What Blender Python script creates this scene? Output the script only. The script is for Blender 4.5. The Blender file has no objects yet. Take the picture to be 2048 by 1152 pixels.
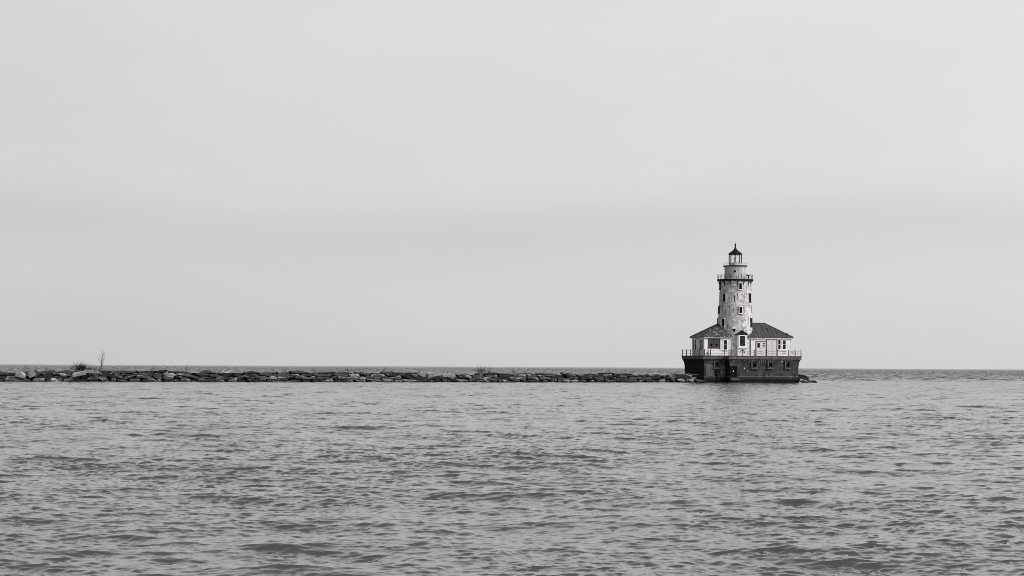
import bpy, bmesh, math, random
import numpy as np
from mathutils import Vector, Matrix, noise

random.seed(11)
R = math.radians
scene = bpy.context.scene
COL = scene.collection

# ------------------------------------------------------------------ survey of the place
F = 3600.0            # focal length of the photograph, in its own pixels
EYE = 2.7             # height of the eye over the water, metres
ROLL = R(0.29)
TX, TY = 41.82, 338.0  # axis of the lighthouse tower on the lake
AL = R(17.0)           # heading of the lighthouse front
CA, SA = math.cos(AL), math.sin(AL)


def unroll(px, py):
    dx, dy = px - 1024, py - 733.5
    return (dx * math.cos(ROLL) + dy * math.sin(ROLL), -dx * math.sin(ROLL) + dy * math.cos(ROLL))


def su(px, v, py=700):
    """distance along the lighthouse front, on the plane v, of a sight line"""
    t = unroll(px, py)[0] / F
    return (t * (TY + v * CA) - TX + v * SA) / (CA - t * SA)


def sv(px, u, py=700):
    t = unroll(px, py)[0] / F
    return (TX + u * CA - t * (TY + u * SA)) / (SA + t * CA)


def sz(px, py, u, v):
    return EYE - unroll(px, py)[1] / F * (TY + u * SA + v * CA)


# ------------------------------------------------------------------ materials
def new_mat(name):
    m = bpy.data.materials.new(name)
    m.use_nodes = True
    nt = m.node_tree
    for n in list(nt.nodes):
        nt.nodes.remove(n)
    out = nt.nodes.new('ShaderNodeOutputMaterial')
    b = nt.nodes.new('ShaderNodeBsdfPrincipled')
    b.inputs['Specular IOR Level'].default_value = 0.12      # weathered, matt surfaces
    nt.links.new(b.outputs[0], out.inputs[0])
    return m, nt, b


def g(v):
    return (v, v * 0.972, v * 0.98, 1)


def tex_noise(nt, coord, scale, detail=4, rough=0.6, stretch=None, kind='Object'):
    if stretch is not None:
        mp = nt.nodes.new('ShaderNodeMapping')
        mp.inputs['Scale'].default_value = stretch
        nt.links.new(coord, mp.inputs[0])
        coord = mp.outputs[0]
    n = nt.nodes.new('ShaderNodeTexNoise')
    n.inputs['Scale'].default_value = scale
    n.inputs['Detail'].default_value = detail
    n.inputs['Roughness'].default_value = rough
    nt.links.new(coord, n.inputs['Vector'])
    return n.outputs['Fac']


def ramp(nt, fac, stops):
    r = nt.nodes.new('ShaderNodeValToRGB')
    e = r.color_ramp.elements
    while len(e) < len(stops):
        e.new(0.5)
    for el, (p, v) in zip(e, stops):
        el.position = p
        el.color = g(v) if not isinstance(v, tuple) else v
    nt.links.new(fac, r.inputs[0])
    return r.outputs[0]


def mix(nt, fac, a, b, blend='MIX'):
    m = nt.nodes.new('ShaderNodeMix')
    m.data_type = 'RGBA'
    m.blend_type = blend
    if isinstance(fac, float):
        m.inputs[0].default_value = fac
    else:
        nt.links.new(fac, m.inputs[0])
    for s, x in ((6, a), (7, b)):
        if isinstance(x, tuple):
            m.inputs[s].default_value = x
        else:
            nt.links.new(x, m.inputs[s])
    return m.outputs[2]


def bump(nt, b, h, strength, dist):
    bp = nt.nodes.new('ShaderNodeBump')
    bp.inputs['Strength'].default_value = strength
    bp.inputs['Distance'].default_value = dist
    nt.links.new(h, bp.inputs['Height'])
    nt.links.new(bp.outputs[0], b.inputs['Normal'])


def coords(nt, which='Object'):
    if which == 'Position':
        return nt.nodes.new('ShaderNodeNewGeometry').outputs['Position']
    return nt.nodes.new('ShaderNodeTexCoord').outputs[which]


def mat_stained(name, base, dark, amount=0.5, streak=(2.5, 2.5, 0.35), scale=1.0, rough=0.75, blotch=1.2,
                light=None, bump_d=0.02, tide=False, light_at=.63):
    """a coat of paint or plate with blotches and vertical streaks of wear"""
    m, nt, b = new_mat(name)
    c = coords(nt, 'Position')
    n1 = tex_noise(nt, c, scale, 6, 0.65, streak)
    n2 = tex_noise(nt, c, blotch, 7, 0.72)
    n3 = tex_noise(nt, c, 6.0, 5, 0.7)
    lo = 0.62 - 0.28 * amount
    f1 = ramp(nt, n1, [(lo, (0, 0, 0, 1)), (lo + 0.2, (1, 1, 1, 1))])
    f2 = ramp(nt, n2, [(lo + 0.02, (0, 0, 0, 1)), (lo + 0.16, (1, 1, 1, 1))])
    col = mix(nt, f1, g(base), g(base * 0.28 + dark * 0.72))
    col = mix(nt, f2, col, g(dark))
    col = mix(nt, 0.35, col, ramp(nt, n3, [(0.3, base * 0.5), (0.7, min(0.9, base * 1.15))]))
    if light is not None:
        f4 = ramp(nt, tex_noise(nt, c, 2.3, 6, 0.7, (1.6, 1.6, 0.6)), [(light_at, (0, 0, 0, 1)), (light_at + .05, (1, 1, 1, 1))])
        col = mix(nt, f4, col, g(light))
    if tide:                          # wet, weedy band along the waterline and a scum line above it
        sp_ = nt.nodes.new('ShaderNodeSeparateXYZ')
        nt.links.new(c, sp_.inputs[0])
        ad = nt.nodes.new('ShaderNodeMath')
        ad.operation = 'MULTIPLY_ADD'
        nt.links.new(n2, ad.inputs[0])
        ad.inputs[1].default_value = .5
        nt.links.new(sp_.outputs[2], ad.inputs[2])
        mr_ = nt.nodes.new('ShaderNodeMapRange')
        mr_.inputs['From Max'].default_value = 5.0
        nt.links.new(ad.outputs[0], mr_.inputs['Value'])
        sc = ramp(nt, mr_.outputs[0], [(.26, (0, 0, 0, 1)), (.272, (.5, .5, .5, 1)), (.282, (.5, .5, .5, 1)), (.295, (0, 0, 0, 1))])
        col = mix(nt, sc, col, g(base * 1.7))
        wt = ramp(nt, mr_.outputs[0], [(.13, (1, 1, 1, 1)), (.2, (.55, .55, .55, 1)), (.26, (.3, .3, .3, 1)), (.272, (0, 0, 0, 1))])
        col = mix(nt, wt, col, g(.012))
    nt.links.new(col, b.inputs['Base Color'])
    b.inputs['Roughness'].default_value = rough
    bump(nt, b, n3, 0.4, bump_d)
    return m


def mat_rock(name, base, dark, pale, lit_crust=.42):
    m, nt, b = new_mat(name)
    c = coords(nt, 'Position')
    n1 = tex_noise(nt, c, 0.9, 6, 0.65)
    n2 = tex_noise(nt, c, 4.0, 6, 0.7)
    n3 = tex_noise(nt, c, 14.0, 4, 0.7)
    col = ramp(nt, n1, [(0.3, dark), (0.52, base), (0.72, pale)])
    col = mix(nt, 0.5, col, ramp(nt, n2, [(0.3, dark), (0.7, pale)]))
    # bleached tops, with the sky's light on upper faces put into the colour
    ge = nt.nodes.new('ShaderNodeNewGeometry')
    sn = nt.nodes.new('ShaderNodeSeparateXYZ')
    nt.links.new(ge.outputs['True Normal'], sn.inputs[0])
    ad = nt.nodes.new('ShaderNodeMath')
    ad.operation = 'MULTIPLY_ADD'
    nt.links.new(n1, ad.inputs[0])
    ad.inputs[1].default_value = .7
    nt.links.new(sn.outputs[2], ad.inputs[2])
    col = mix(nt, ramp(nt, ad.outputs[0], [(.86, (0, 0, 0, 1)), (.99, (1, 1, 1, 1))]), col, g(lit_crust))
    # the tide line: algae and wet stone reach about 0.3 m above the lake
    sep = nt.nodes.new('ShaderNodeSeparateXYZ')
    nt.links.new(c, sep.inputs[0])
    ad = nt.nodes.new('ShaderNodeMath')
    ad.operation = 'MULTIPLY_ADD'
    nt.links.new(n2, ad.inputs[0])
    ad.inputs[1].default_value = 0.9
    nt.links.new(sep.outputs[2], ad.inputs[2])
    wet = ramp(nt, ad.outputs[0], [(0.5, (1, 1, 1, 1)), (0.8, (0, 0, 0, 1))])
    col = mix(nt, wet, col, g(0.012))
    nt.links.new(col, b.inputs['Base Color'])
    b.inputs['Roughness'].default_value = 0.9
    hh = mix(nt, 0.4, n2, n3)
    bump(nt, b, hh, 0.8, 0.08)
    return m


def mat_plain(name, v, rough=0.6, var=0.25, scale=5.0, metallic=0.0):
    m, nt, b = new_mat(name)
    c = coords(nt, 'Position')
    n = tex_noise(nt, c, scale, 5, 0.65)
    nt.links.new(ramp(nt, n, [(0.3, v * (1 - var)), (0.7, v * (1 + var))]), b.inputs['Base Color'])
    b.inputs['Roughness'].default_value = rough
    b.inputs['Metallic'].default_value = metallic
    return m


def mat_pane(name):
    m = bpy.data.materials.new(name)
    m.use_nodes = True
    nt = m.node_tree
    for n in list(nt.nodes):
        nt.nodes.remove(n)
    out = nt.nodes.new('ShaderNodeOutputMaterial')
    tr = nt.nodes.new('ShaderNodeBsdfTransparent')
    tr.inputs[0].default_value = (0.93, 0.93, 0.93, 1)
    gl = nt.nodes.new('ShaderNodeBsdfGlossy')
    gl.inputs['Roughness'].default_value = 0.03
    fr = nt.nodes.new('ShaderNodeFresnel')
    fr.inputs['IOR'].default_value = 1.45
    mx = nt.nodes.new('ShaderNodeMixShader')
    nt.links.new(fr.outputs[0], mx.inputs[0])
    nt.links.new(tr.outputs[0], mx.inputs[1])
    nt.links.new(gl.outputs[0], mx.inputs[2])
    nt.links.new(mx.outputs[0], out.inputs[0])
    return m


M = dict(
    tower=mat_stained('tower_paint', 0.74, 0.06, 0.56, streak=(3.2, 3.2, .28), blotch=1.5, scale=1.5),
    drum=mat_stained('drum_paint', 0.60, 0.14, 0.5, streak=(3, 3, .3), blotch=2.4, scale=1.6),
    wall=mat_stained('house_paint', 0.84, 0.22, 0.4, streak=(4, 4, .25), blotch=1.6, scale=1.5),
    trim=mat_stained('trim_paint', 0.85, 0.35, 0.12, blotch=2.0, scale=2.0),
    door=mat_stained('door_paint', 0.66, 0.3, 0.2, blotch=1.4, scale=2.0),
    base=mat_stained('pier_concrete', 0.105, 0.008, 0.86, streak=(3.5, 3.5, .2), blotch=0.9, scale=1.0, rough=0.9, light=0.24, light_at=.61, tide=True),
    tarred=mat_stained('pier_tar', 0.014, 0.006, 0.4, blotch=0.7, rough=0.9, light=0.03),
    plate=mat_stained('pier_plate', 0.12, 0.03, 0.5, blotch=1.0, scale=1.2, rough=0.8, light=0.3),
    lime_lit=mat_stained('lime_scale_lit_edge', 0.19, 0.07, 0.4, blotch=2.0, scale=2.0),  # drips under the deck, and the sunlit pier window edges painted pale
    deck=mat_stained('deck_concrete', 0.12, 0.02, 0.5, streak=(.8, .8, 2.5), blotch=0.9, scale=1.0, rough=0.85, light=0.3),
    roof=mat_stained('roof_metal', 0.085, 0.02, 0.5, streak=(3.2, .35, .5), blotch=0.9, rough=0.75, light=.15, light_at=.66),
    roof_worn=mat_stained('roof_peeling', 0.07, 0.015, 0.55, streak=(2.5, 1, 1), light_at=.56, blotch=1.6, rough=0.8, light=0.42),
    iron=mat_plain('black_iron', 0.014, 0.55),
    iron_pale=mat_plain('grey_iron', 0.6, 0.6),
    glass=mat_plain('dark_glass', 0.012, 0.2),
    board=mat_stained('window_board', 0.075, 0.02, 0.5, blotch=2.5, scale=2.0),
    void=mat_plain('inside_dark', 0.003, 0.9),  # near-black, painting the unlit space inside the doorway and other openings
    pane=mat_pane('lantern_glass'),
    lens=mat_plain('lens_glass', 0.88, 0.4, 0.03),
    core=mat_rock('rubble_gap_shade', 0.012, 0.005, 0.02, .03),  # coloured near-black so the gaps between blocks show as shade
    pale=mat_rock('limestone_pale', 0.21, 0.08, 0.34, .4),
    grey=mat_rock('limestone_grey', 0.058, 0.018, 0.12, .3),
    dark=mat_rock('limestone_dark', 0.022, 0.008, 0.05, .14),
    wood=mat_plain('bare_wood', 0.022, 0.9),
    weed=mat_plain('dry_weed', 0.03, 0.9),
)


# ------------------------------------------------------------------ mesh helpers
class MB:
    def __init__(s):
        s.v, s.f = [], []

    def add(s, vs, fs):
        o = len(s.v)
        s.v += [tuple(p) for p in vs]
        s.f += [tuple(i + o for i in f) for f in fs]
        return s

    def box(s, x0, x1, y0, y1, z0, z1):
        vs = [(x, y, z) for z in (z0, z1) for y in (y0, y1) for x in (x0, x1)]
        return s.add(vs, [(0, 2, 3, 1), (4, 5, 7, 6), (0, 1, 5, 4), (2, 6, 7, 3), (0, 4, 6, 2), (1, 3, 7, 5)])

    def obox(s, c, ax, ay, az):
        """a box from its centre and three half-axis vectors"""
        c, ax, ay, az = map(Vector, (c, ax, ay, az))
        vs = [c + ax * i + ay * j + az * k for k in (-1, 1) for j in (-1, 1) for i in (-1, 1)]
        return s.add(vs, [(0, 2, 3, 1), (4, 5, 7, 6), (0, 1, 5, 4), (2, 6, 7, 3), (0, 4, 6, 2), (1, 3, 7, 5)])

    def lathe(s, prof, n=64, ph=0.0, cx=0, cy=0, caps=True):
        vs, fs = [], []
        for r, z in prof:
            for k in range(n):
                a = ph + 2 * math.pi * k / n
                vs.append((cx + r * math.cos(a), cy + r * math.sin(a), z))
        m = len(prof)
        for i in range(m - 1):
            for k in range(n):
                k2 = (k + 1) % n
                fs.append((i * n + k, i * n + k2, (i + 1) * n + k2, (i + 1) * n + k))
        if caps:
            fs.append(tuple(range(n - 1, -1, -1)))
            fs.append(tuple((m - 1) * n + k for k in range(n)))
        return s.add(vs, fs)

    def tube(s, pts, rad, n=6, closed=False):
        pts = [Vector(p) for p in pts]
        rad = rad if isinstance(rad, (list, tuple)) else [rad] * len(pts)
        vs, fs = [], []
        N = len(pts)
        for i, p in enumerate(pts):
            if closed:
                d = pts[(i + 1) % N] - pts[i - 1]
            else:
                d = pts[min(i + 1, N - 1)] - pts[max(i - 1, 0)]
            d.normalize()
            a = d.cross(Vector((0, 0, 1)) if abs(d.z) < 0.9 else Vector((1, 0, 0))).normalized()
            b = d.cross(a)
            for k in range(n):
                t = 2 * math.pi * k / n
                vs.append(p + (a * math.cos(t) + b * math.sin(t)) * rad[i])
        for i in range(N if closed else N - 1):
            j = (i + 1) % N
            for k in range(n):
                k2 = (k + 1) % n
                fs.append((i * n + k, i * n + k2, j * n + k2, j * n + k))
        if not closed:
            fs.append(tuple(range(n - 1, -1, -1)))
            fs.append(tuple((N - 1) * n + k for k in range(n)))
        return s.add(vs, fs)

    def build(s, name, mat, parent=None, smooth=False, loc=None):
        me = bpy.data.meshes.new(name)
        me.from_pydata(s.v, [], s.f)
        bm = bmesh.new()
        bm.from_mesh(me)
        bmesh.ops.recalc_face_normals(bm, faces=bm.faces[:])
        bm.to_mesh(me)
        bm.free()
        if smooth:
            me.shade_smooth()
            me.set_sharp_from_angle(angle=R(35))
        me.materials.append(mat)
        o = bpy.data.objects.new(name, me)
        COL.objects.link(o)
        o.parent = parent
        if loc:
            o.location = loc
        return o


def tag(o, label=None, cat=None, group=None, kind=None):
    for k, v in (('label', label), ('category', cat), ('group', group), ('kind', kind)):
        if v:
            o[k] = v
    return o


def empty(name, label, cat, loc, rz=0.0, group=None):
    o = bpy.data.objects.new(name, None)
    o.empty_display_size = 0.5
    o.location = loc
    o.rotation_euler = (0, 0, rz)
    COL.objects.link(o)
    return tag(o, label, cat, group)


def offset_poly(P, d):
    out, n = [], len(P)
    for i in range(n):
        a, b, c = Vector(P[i - 1]), Vector(P[i]), Vector(P[(i + 1) % n])
        e1, e2 = (b - a).normalized(), (c - b).normalized()
        n1, n2 = Vector((e1.y, -e1.x)), Vector((e2.y, -e2.x))
        out.append(b + (n1 + n2) * d)
    return out


def sweep(P, prof, cap=False):
    """rings of a rectilinear outline, pushed out by the profile's offset"""
    mb, n = MB(), len(P)
    vs, fs = [], []
    for z, d in prof:
        vs += [(p.x, p.y, z) for p in offset_poly(P, d)]
    for i in range(len(prof) - 1):
        for k in range(n):
            k2 = (k + 1) % n
            fs.append((i * n + k, i * n + k2, (i + 1) * n + k2, (i + 1) * n + k))
    if cap:
        fs.append(tuple((len(prof) - 1) * n + k for k in range(n)))
        fs.append(tuple(range(n - 1, -1, -1)))
    return mb.add(vs, fs)


# ------------------------------------------------------------------ the lighthouse pier
DECK = 4.97
VR, VL = -5.5, -3.5          # fronts of the long block and of the set-back left block
UC = su(1460, VR)             # the inner corner
UR = su(1597, VR)
UL = su(1409, VL)
VB = 6.0
OUT = [(UL, VL), (UC, VL), (UC, VR), (UR, VR), (UR, VB), (UL, VB)]

pier = empty('foundation_pier', 'dark streaked concrete pier standing in the lake under the lighthouse', 'pier',
             (TX, TY, 0), AL)
sweep(OUT, [(-2.5, .10), (0.45, .10), (0.5, .13), (1.12, .10), (1.18, 0), (2.6, 0), (3.0, .02), (3.4, .06),
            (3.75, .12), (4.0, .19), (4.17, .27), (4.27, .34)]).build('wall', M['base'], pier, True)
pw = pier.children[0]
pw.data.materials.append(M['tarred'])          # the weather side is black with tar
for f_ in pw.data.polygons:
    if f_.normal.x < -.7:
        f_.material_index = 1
sweep(OUT, [(4.275, .36), (4.29, .42), (4.70, .42), (4.71, .37), (4.79, .37), (4.80, .47), (DECK, .47)],
      True).build('deck', M['deck'], pier)


def plane_window(parent, px0, px1, py0, py1, v, name='window', frame=0.10, proud=0.10, fm='trim', pm='glass',
                 sill=True, bars=(0, 1), pane_in=0.02, lit_jamb=False):
    """a framed window on a front plane v (it faces -v)"""
    u0, u1 = su(px0, v, py0), su(px1, v, py0)
    z1, z0 = sz(px0, py0, u0, v), sz(px0, py1, u0, v)
    return uv_window(parent, u0, u1, z0, z1, v, name, frame, proud, fm, pm, sill, bars, pane_in, lit_jamb)


def uv_window(parent, u0, u1, z0, z1, v, name='window', frame=0.10, proud=0.10, fm='trim', pm='glass', sill=True,
              bars=(0, 1), pane_in=0.02, lit_jamb=False):
    mb = MB()
    mb.box(u0, u0 + frame, v - proud, v + .05, z0, z1)
    mb.box(u1 - frame, u1, v - proud, v + .05, z0, z1)
    mb.box(u0 + frame, u1 - frame, v - proud + .004, v + .05, z1 - frame, z1)
    mb.box(u0 + frame, u1 - frame, v - proud + .004, v + .05, z0, z0 + frame)
    w = mb.build(name, M[fm], parent)
    p = MB().box(u0 + frame, u1 - frame, v - pane_in, v + .05, z0 + frame, z1 - frame)
    p.build('pane', M[pm], w)
    nb, nh = bars
    b = MB()
    for i in range(nb):
        x = u0 + (u1 - u0) * (i + 1) / (nb + 1)
        b.box(x - .03, x + .03, v - pane_in - .03, v - pane_in + .003, z0 + frame, z1 - frame)
    for i in range(nh):
        zz = z0 + (z1 - z0) * (i + 1) / (nh + 1)
        b.box(u0 + frame, u1 - frame, v - pane_in - .028, v - pane_in + .003, zz - .03, zz + .03)
    if b.v:
        b.build('glazing_bar', M[fm], w)
    if sill:
        MB().box(u0 - .08, u1 + .08, v - proud - .1, v + .03, z0 - .10, z0 - .003).build('sill', M['lime_lit' if lit_jamb else fm], w)  # pier window sills are painted pale for the sun on them
    if lit_jamb:                          # sun on the left reveal painted in as a pale strip
        MB().box(u0 - .02, u0 + .07, v - proud - .02, v - proud + .03, z0 + .05, z1 - .05).build('lit_jamb', M['lime_lit'], w)
    return w


# small deep windows of the pier, in frames that stand out of the wall
for px0, px1, py0, py1 in ((1502.5, 1514.5, 720, 737), (1535, 1545.5, 720, 736), (1569.5, 1580.5, 720.5, 736)):
    plane_window(pier, px0, px1, py0, py1, VR - .12, frame=0.24, proud=0.20, fm='base', pm='void', bars=(0, 0),
                 pane_in=-.03, lit_jamb=True)
plane_window(pier, 1427.5, 1439, 721, 736, VL - .12, frame=0.3, proud=0.16, fm='base', pm='void', bars=(0, 0),
             pane_in=-.03, lit_jamb=True)
# doorway by the inner corner
u0, u1 = su(1460.6, VR), su(1474.2, VR)
z1, z0 = sz(1466, 731.5, u0, VR), 0.75
d = MB().box(u0, u0 + .12, VR - .14, VR + .1, z0, z1).box(u1 - .12, u1, VR - .14, VR + .1, z0, z1) \
    .box(u0 + .12, u1 - .12, VR - .136, VR + .1, z1 - .12, z1).build('doorway', M['iron'], pier)
MB().box(u0 + .12, u1 - .12, VR - .105, VR + .1, z0, z1 - .12).build('doorway_shade', M['void'], d)  # near-black panel painted in for the dark inside of the open doorway
uw, zw = su(1466.2, VR), sz(1466.2, 742.5, u0, VR)
MB().lathe([(.0, -.02), (.11, -.02), (.13, 0), (.11, .06), (.04, .08)], 14).build('knob', M['trim'], d, True)
kn = d.children[-1]
kn.location, kn.rotation_euler = (uw, VR - .115, zw), (R(90), 0, 0)
MB().box(u0 - .02, u1 + .3, VR - .62, VR - .1, .42, .74).build('step', M['plate'], pier)
# plates, fender pipe and scars on the fronts
for a, b_, y0, y1 in ((1411.5, 1427, 719.5, 757), (1440.5, 1449.5, 731, 758)):
    uu0, uu1 = su(a, VL), su(b_, VL)
    MB().box(uu0, uu1, VL - .09, VL + .1, sz(a, y1, uu0, VL), min(3.3, sz(a, y0, uu0, VL))).build('wall_plate', M['plate'], pier)
up = su(1433.3, VL)
MB().tube([(up, VL - .2, -.6), (up, VL - .2, 2.45)], .13, 8).build('fender_pipe', M['iron'], pier)
for px in (1478, 1528, 1590):
    uu = su(px, VR)
    MB().tube([(uu, VR - .13, .2), (uu, VR - .13, 1.6 + .2 * (px % 3))], .05, 6).build('drain_pipe', M['iron'], pier)
for px, py in ((1488.5, 736.5), (1488.5, 720.5), (1583, 721.5), (1563, 722.5), (1541, 723.5)):
    uu = su(px, VR)
    zz = sz(px, py, uu, VR)
    dv = .03 if zz < 3.2 else .17
    o = MB().lathe([(.0, -.05), (.11, -.05), (.11, .03), (.07, .05)], 12).build('drain_spout', M['trim'], pier)
    o.location, o.rotation_euler = (uu, VR - dv, zz), (R(90), 0, 0)
# ragged deposits hanging under the deck edge
for px, w_, l_ in ((1518, .1, .7), (1522.6, .22, .45), (1526.5, .08, .5), (1530, .09, .6), (1546.8, .1, .4), (1499, .1, .6),
                   (1557, .1, .3), (1466, .1, .5)):
    uu = su(px, VR)
    mb = MB()
    zt = 4.16
    prev = None
    for i in range(6):
        zz = zt - l_ * i / 5
        off = np.interp(zz, [3.0, 3.4, 3.75, 4.0, 4.17], [.02, .06, .12, .19, .27]) + .012
        hw = w_ * (1 - .75 * i / 5) * (0.8 + .3 * math.sin(i * 2.1 + px))
        mb.add([(uu - hw, VR - off, zz), (uu + hw, VR - off, zz), (uu - hw, VR - off + .03, zz), (uu + hw, VR - off + .03, zz)], [])
        if i:
            o_ = (i - 1) * 4
            mb.f += [(o_, o_ + 1, o_ + 5, o_ + 4), (o_, o_ + 4, o_ + 6, o_ + 2), (o_ + 1, o_ + 3, o_ + 7, o_ + 5)]
    mb.build('lime_streak', M['lime_lit'], pier)

# ------------------------------------------------------------------ the tower
tower = empty('lighthouse_tower', 'tall round white lighthouse tower with peeling paint and a black lantern roof', 'lighthouse',
              (TX, TY, 0), AL)


def rt(zz):
    return np.interp(zz, [4.97, 11.2, 18.6], [3.52, 3.18, 2.84])


prof = [(rt(4.97), 4.972)]
for zs in (7.4, 9.75, 12.15, 14.5, 16.75, 18.0):
    r = rt(zs)
    prof += [(r, zs - .1), (r + .045, zs - .08), (r + .045, zs + .08), (r - .01, zs + .1)]
prof += [(2.84, 18.7), (2.84, 19.0)]
MB().lathe(prof, 72).build('shaft', M['tower'], tower, True)
PHI = math.atan2(TX, TY) + AL        # the bearing of the shore, seen from the tower


def rad(az):
    """outward and sideways directions at an azimuth in degrees, 0 facing the shore"""
    t = R(az) - PHI
    return Vector((math.sin(t), -math.cos(t), 0)), Vector((math.cos(t), math.sin(t), 0))


def tower_window(az, zc, w=.62, h=1.25, fm='trim', t=.085):
    o, s = rad(az)
    r = rt(zc)
    up = Vector((0, 0, 1))
    base = o * (r + .05)
    mb = MB()
    for q in (-1, 1):
        mb.obox(base + s * q * (w / 2 + t / 2) + up * zc, s * t / 2, o * (.17 if fm == 'trim' else .1), up * (h / 2))
    mb.obox(base + up * (zc + h / 2 + t * .7), s * (w / 2 + t), o * (.19 if fm == 'trim' else .13), up * t * .7)
    fr = mb.build('window', M[fm], tower)
    MB().obox(base + up * zc - o * .04, s * (w / 2), o * .08, up * (h / 2)).build('pane', M['void'], fr)
    b = MB().obox(base + up * (zc + .02) + o * .05, s * (w / 2), o * .012, up * .025)
    b.build('glazing_bar', M['board'], fr)
    MB().obox(base + up * (zc - h / 2 - .08) + o * .06, s * (w / 2 + t + .06), o * (.2 if fm == 'trim' else .12), up * .08).build('sill', M[fm], fr)
    return fr


for az, yy in ((19, 572.5), (19, 620), (-71, 620), (109, 620), (-161, 620), (-71, 572.5), (109, 572.5)):
    tower_window(az, sz(1469, yy, 0, -3 if abs(az) < 60 else 0), .56, 1.12, 'trim' if az == 19 else 'board')
for az, yy in ((-40, 596), (66, 596), (-41, 645.5), (70, 645), (-101, 645), (156, 596)):
    tower_window(az, sz(1469, yy, 0, -2 if abs(az) < 60 else 0), .6, 1.45, 'tower' if az > -60 and az < 0 else 'board', .07)

# gallery
gal = MB().lathe([(2.7, 18.95), (3.2, 18.97), (3.36, 19.06), (3.4, 19.1), (3.4, 19.3), (1.9, 19.32)], 64).build('gallery', M['iron'], tower)
for k in range(14):
    az = k * 360 / 14 + 8
    o, s = rad(az)
    mb = MB()
    pts = []
    for i in range(7):
        t = i / 6
        pts.append(o * (2.88 + .42 * t ** 1.8) + Vector((0, 0, 17.9 + 1.05 * t ** .7)))
    mb.tube(pts, .06, 6)
    mb.tube([o * 2.87 + Vector((0, 0, 17.85)), o * 2.87 + Vector((0, 0, 18.95))], .05, 6)
    mb.build('bracket', M['iron'], gal)
gr = MB()
for zz in (19.72, 20.12):
    gr.tube([rad(k * 6)[0] * 3.28 + Vector((0, 0, zz)) for k in range(60)], .016, 6, True)
grail = gr.build('gallery_railing', M['iron'], tower, True)
for k in range(20):
    o, s = rad(k * 18 + 3)
    MB().tube([o * 3.28 + Vector((0, 0, 19.29)), o * 3.28 + Vector((0, 0, 20.2))], [.03, .025], 6).build('post', M['iron'], grail)
o, s = rad(62)
eq = MB().obox(o * 2.75 + Vector((0, 0, 20.0)), s * .36, o * .2, Vector((0, 0, .07)))
eq.tube([o * 2.75 + Vector((0, 0, 19.3)), o * 2.75 + Vector((0, 0, 19.95))], .09, 6)
eq.build('instrument_table', M['iron'], tower)

# watch room drum and the upper deck
MB().lathe([(2.06, 19.322), (2.06, 19.42), (2.0, 19.45), (2.0, 21.55), (2.06, 21.58), (2.06, 21.7)], 48).build('watch_room', M['drum'], tower, True)
o, s = rad(-1)
pc = o * 2.0 + Vector((0, 0, sz(1469, 542.3, 0, -2)))
ph = MB().obox(pc, s * .17, o * .08, Vector((0, 0, .17))).build('porthole', M['void'], tower)
MB().obox(pc - Vector((0, 0, .2)), s * .2, o * .1, Vector((0, 0, .025))).build('sill', M['iron_pale'], ph)
for az in (22, 34):
    o, s = rad(az)
    MB().tube([o * 2.05 + Vector((0, 0, 19.4)), o * 2.05 + Vector((0, 0, 21.6))], .055, 6).build('conduit', M['iron_pale'], tower)
MB().lathe([(2.0, 21.68), (2.28, 21.72), (2.3, 21.75), (2.3, 21.87), (1.0, 21.88)], 48).build('upper_deck', M['iron'], tower)
ur = MB()
for zz in (22.12, 22.38):
    ur.tube([rad(k * 6)[0] * 2.22 + Vector((0, 0, zz)) for k in range(60)], .011, 5, True)
urail = ur.build('upper_railing', M['iron_pale'], tower, True)
for k in range(16):
    o, s = rad(k * 22.5 + 5)
    MB().tube([o * 2.22 + Vector((0, 0, 21.86)), o * 2.22 + Vector((0, 0, 22.40))], .015, 5).build('post', M['iron_pale'], urail)

# lantern: an eight-sided glazed room
PH8 = -math.pi / 2 - PHI
MB().lathe([(1.17, 21.882), (1.17, 22.25), (1.12, 22.3)], 8, PH8).build('lantern_wall', M['drum'], tower)
lf = MB()
oct_ = [Vector((1.15 * math.cos(PH8 + k * math.pi / 4), 1.15 * math.sin(PH8 + k * math.pi / 4), 0)) for k in range(8)]
for k in range(8):
    p, q = oct_[k], oct_[(k + 1) % 8]
    lf.tube([p + Vector((0, 0, 22.3)), p + Vector((0, 0, 24.0))], .075, 6)
    for zz in (22.36, 23.93):
        lf.tube([p + Vector((0, 0, zz)), q + Vector((0, 0, zz))], .055, 6)
frame = lf.build('lantern_frame', M['iron'], tower)
for k in range(8):
    p, q = oct_[k] * .985, oct_[(k + 1) % 8] * .985
    MB().add([p + Vector((0, 0, 22.36)), q + Vector((0, 0, 22.36)), q + Vector((0, 0, 23.93)), p + Vector((0, 0, 23.93))],
             [(0, 1, 2, 3)]).build('lantern_pane', M['pane'], frame)
MB().lathe([(.16, 22.3), (.16, 22.6), (.2, 22.65), (.24, 22.9), (.24, 23.3), (.2, 23.45), (.1, 23.5)], 20).build('lens', M['lens'], tower, True)
MB().lathe([(1.1, 24.0), (1.32, 24.03), (1.34, 24.1), (1.05, 24.34), (.72, 24.58), (.46, 24.78), (.27, 25.0), (.17, 25.22), (.13, 25.5),
            (.13, 25.72), (.18, 25.78), (.18, 25.86), (.1, 25.95), (.04, 26.0), (.025, 26.35)], 16, PH8).build('lantern_roof', M['iron'], tower, True)

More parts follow.
